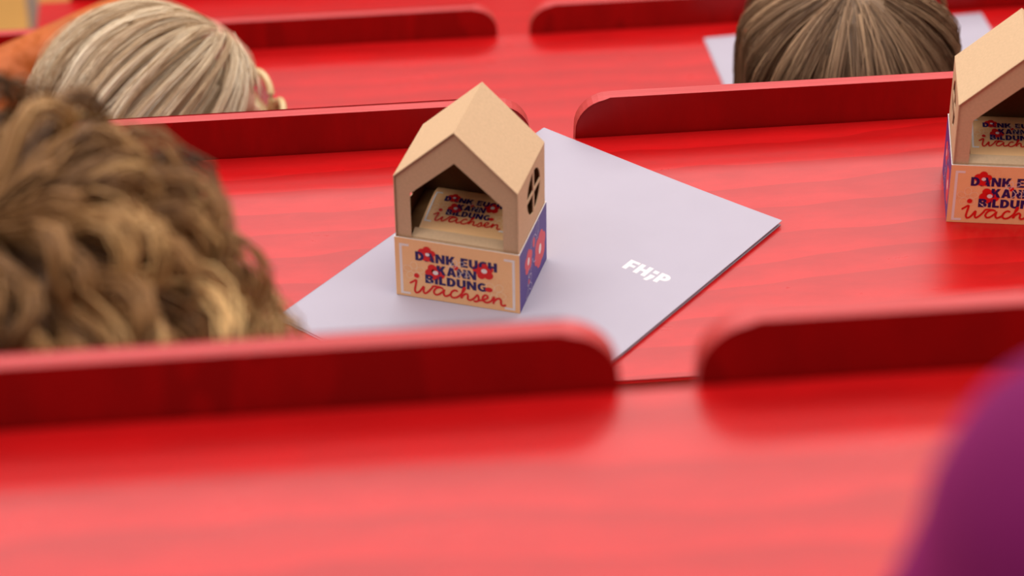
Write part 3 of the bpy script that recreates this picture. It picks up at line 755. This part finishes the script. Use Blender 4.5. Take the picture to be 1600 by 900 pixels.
    at = me.attributes.new('strand_colour', 'FLOAT_COLOR', 'POINT')
    at.data.foreach_set('color', np.concatenate([np.clip(CC, 0.001, 1), np.ones((len(CC), 1))], axis=1).astype(np.float32).ravel())
    return link(name, me, M['hair'], parent)
lin = lambda r, g, b: np.array(srgb(r, g, b)[:3])
def axes_of(HM, ax):
    r = np.array(HM.to_3x3()); return r @ np.diag(ax)

# person with curly hair at the desk in focus
zc = 0.0
body, HM = person('person with blurred curly golden-brown hair seen from behind at the left',
    (-0.16, 1.125, -0.175), (-0.16, 1.085, 0.06), (-0.16, 1.075, 0.155), (-0.172, 1.105, 0.281), (0.05, 1, -0.10),
    (-0.325, 1.09, 0.105), (-0.38, 1.13, -0.16), (-0.28, 1.32, -0.12), (0.5, 0.8, -0.1), (0.005, 1.09, 0.105), (0.06, 1.13, -0.16), (-0.04, 1.32, -0.12), (-0.5, 0.8, -0.1),
    row_z(0) - FLOOR, M['slate'])
def col_curly(g, N, gi, ng, t, G):
    dark = lin(70, 44, 28); mid = lin(158, 112, 66); gold = lin(240, 194, 130)
    k = np.clip(g.normal(0.5, 0.30, ng), 0, 1)[gi][:, None]; k = np.clip(k + g.normal(0, 0.10, (N, 1)), 0, 1)
    x = np.clip(0.20 + 0.80 * t[None, :] * (0.5 + k) + 0.55 * (k - 0.5), 0, 1)[..., None]
    return np.where(x < 0.5, dark + (mid - dark) * x * 2, mid + (gold - mid) * (x - 0.5) * 2)
make_hair('hair', body, tuple(HM @ Vector((0, -0.010, 0.012))), axes_of(HM, (0.086, 0.098, 0.100)), (0.0, -0.10, 1.0), 460, 12, 30, 0.25, col_curly, 0.00075, (0.03, 0.10), 0.14, 0.44, 0.0055, wave=(0.0125, 0.065, 0.020), th_max=104, th_min=0.5, seed=11, fly=0.08, noise_amp=0.005, face=HM, ymin=1.000)

# blonde person bent over the far desk, face turned to the right
bc = Vector((-0.143, 2.120, -0.186))
face = Vector((0.94, 0.30, -0.16))
body, HM = person('person with straight ash-blonde hair and rust sleeve bent over a desk, wearing glasses',
    (-0.19, 1.90, row_z(-1) - 0.175), (-0.185, 1.98, row_z(-1) + 0.02), (-0.17, 2.06, row_z(-1) + 0.075), tuple(bc), tuple(face),
    (-0.335, 2.075, row_z(-1) + 0.105), (-0.385, 2.325, row_z(-1) + 0.050), (-0.196, 2.400, row_z(-1) + 0.118), (0.85, 0.30, -0.36), (-0.02, 2.02, row_z(-1) + 0.06), (0.03, 2.06, row_z(-1) - 0.20), (-0.06, 2.19, row_z(-1) - 0.12), (-0.4, 0.8, 0),
    row_z(-1) - FLOOR, M['rust'], scale=0.86)
def col_blonde(g, N, gi, ng, t, G):
    a = lin(156, 124, 92); b = lin(220, 191, 154); c_ = lin(255, 240, 214)
    k = np.clip(g.normal(0.55, 0.20, ng), 0, 1)[gi][:, None] + g.normal(0, 0.20, (N, 1)); x = np.clip(k + 0.15 * (t[None, :] - 0.4), 0, 1)[..., None]
    return np.where(x < 0.5, a + (b - a) * x * 2, b + (c_ - b) * (x - 0.5) * 2)
npR, npU, npF = np.array(R_), np.array(U_), np.array(F_)
make_hair('hair', body, tuple(HM @ Vector((0, -0.012, 0.012))), axes_of(HM, (0.078, 0.097, 0.098)), 0.62 * npR + 0.76 * npU + 0.05 * npF, 620, 12, 18, 0.24, col_blonde, 0.00036, (0.12, 0.12), 0.02, 0.10, 0.0042, th_max=128, seed=5, fly=0.04, noise_amp=0.0020, jitter=0.06, face=HM, ymin=1.772)
# glasses
gs = empty('eyeglasses', tuple(HM @ Vector((0, 0.10, 0)))); tag(gs, 'pale horn-rimmed glasses worn by the blonde person', 'glasses')
invg = Matrix.Translation(gs.location).inverted()
for s in (-1, 1):
    bm = bmesh.new(); pts = [HM @ Vector((s * 0.034 + 0.027 * math.cos(a), 0.116 - abs(s * 0.034 + 0.027 * math.cos(a)) ** 2 * 3, -0.004 + 0.023 * math.sin(a))) for a in [2 * PI * i / 24 for i in range(25)]]
    capsule(bm, pts, [0.0034] * 25, 8); rim = link('rim', bm_mesh(bm, 'rim', True), M['frame'], gs); rim.matrix_parent_inverse = invg
    bm = bmesh.new(); vsn = [bm.verts.new(p) for p in pts[:-1]]; bm.faces.new(vsn); ln_ = link('lens', bm_mesh(bm, 'lens'), M['glass'], gs); ln_.matrix_parent_inverse = invg
    bm = bmesh.new(); capsule(bm, [HM @ Vector(p) for p in ((s * 0.062, 0.105, 0.004), (s * 0.076, 0.094, 0.004), (s * 0.080, 0.04, 0.002), (s * 0.080, -0.01, -0.002), (s * 0.078, -0.03, -0.02))], [0.0026, 0.0028, 0.0022, 0.002, 0.002], 8); tp = link('temple', bm_mesh(bm, 'temple', True), M['frame'], gs); tp.matrix_parent_inverse = invg
bm = bmesh.new(); capsule(bm, [HM @ Vector(p) for p in ((-0.009, 0.116, 0.0), (0, 0.119, 0.003), (0.009, 0.116, 0.0))], [0.002] * 3, 8); br = link('bridge', bm_mesh(bm, 'bridge', True), M['frame'], gs); br.matrix_parent_inverse = invg

# straight brown hair, crown towards the camera
kc = Vector((0.459, 2.010, -0.120))
body, HM = person('person with straight light-brown hair and a pale crown parting, seen from behind',
    (0.46, 1.90, row_z(-1) - 0.175), (0.46, 1.955, row_z(-1) + 0.03), (0.458, 1.975, row_z(-1) + 0.105), tuple(kc), (0.05, 1, -0.30),
    (0.295, 1.965, row_z(-1) + 0.065), (0.25, 2.02, row_z(-1) - 0.20), (0.35, 2.20, row_z(-1) - 0.13), (0.5, 0.8, -0.1), (0.625, 1.965, row_z(-1) + 0.065), (0.67, 2.02, row_z(-1) - 0.20), (0.57, 2.20, row_z(-1) - 0.13), (-0.5, 0.8, -0.1),
    row_z(-1) - FLOOR, M['cream'], head_up=(0, 0.3, 1), scale=0.93)
def col_brown(g, N, gi, ng, t, G):
    a = lin(92, 68, 50); b = lin(146, 115, 88); c_ = lin(194, 158, 122)
    k = np.clip(g.normal(0.48, 0.16, ng), 0, 1)[gi][:, None] + g.normal(0, 0.18, (N, 1)); x = np.clip(k + 0.0 * t[None, :], 0, 1)[..., None]
    return np.where(x < 0.5, a + (b - a) * x * 2, b + (c_ - b) * (x - 0.5) * 2)
make_hair('hair', body, tuple(HM @ Vector((0, -0.010, 0.010))), axes_of(HM, (0.084, 0.100, 0.098)), (-0.03, -0.17, 0.97), 600, 12, 16, 0.23, col_brown, 0.00036, (0.06, 0.12), 0.02, 0.05, 0.0042, th_max=108, th_min=2.5, seed=9, fly=0.02, noise_amp=0.0014, jitter=0.035, xmax=0.096, face=HM, ymin=1.772, part_gap=(0.075, srgb(214, 168, 150)[:3]))

# purple sweater at the nearest desk, head outside the frame
pz = row_z(1)
body, HM = person('person in a plum purple sweater, only a blurred shoulder in the lower right corner',
    (0.375, 0.33, pz - 0.175), (0.370, 0.45, pz + 0.14), (0.370, 0.50, pz + 0.33), (0.395, 0.56, pz + 0.50), (0.1, 1, -0.25),
    (0.216, 0.545, pz + 0.262), (0.150, 0.60, pz + 0.0), (0.30, 0.60, pz - 0.13), (0.7, 0.5, 0), (0.56, 0.49, pz + 0.25), (0.60, 0.48, pz - 0.03), (0.49, 0.60, pz - 0.13), (-0.7, 0.5, 0),
    pz - FLOOR, M['plum'])
def col_dark(g, N, gi, ng, t, G):
    a = lin(60, 42, 32); k = (1 + g.normal(0, 0.15, (N, 1)))[..., None]; return a * k * np.ones((1, len(t), 1))
make_hair('hair', body, tuple(HM @ Vector((0, -0.010, 0.012))), axes_of(HM, (0.080, 0.098, 0.098)), (0, -0.1, 1), 120, 8, 14, 0.20, col_dark, 0.0006, (0.08, 0.12), 0.03, 0.12, 0.006, th_max=100, seed=21)
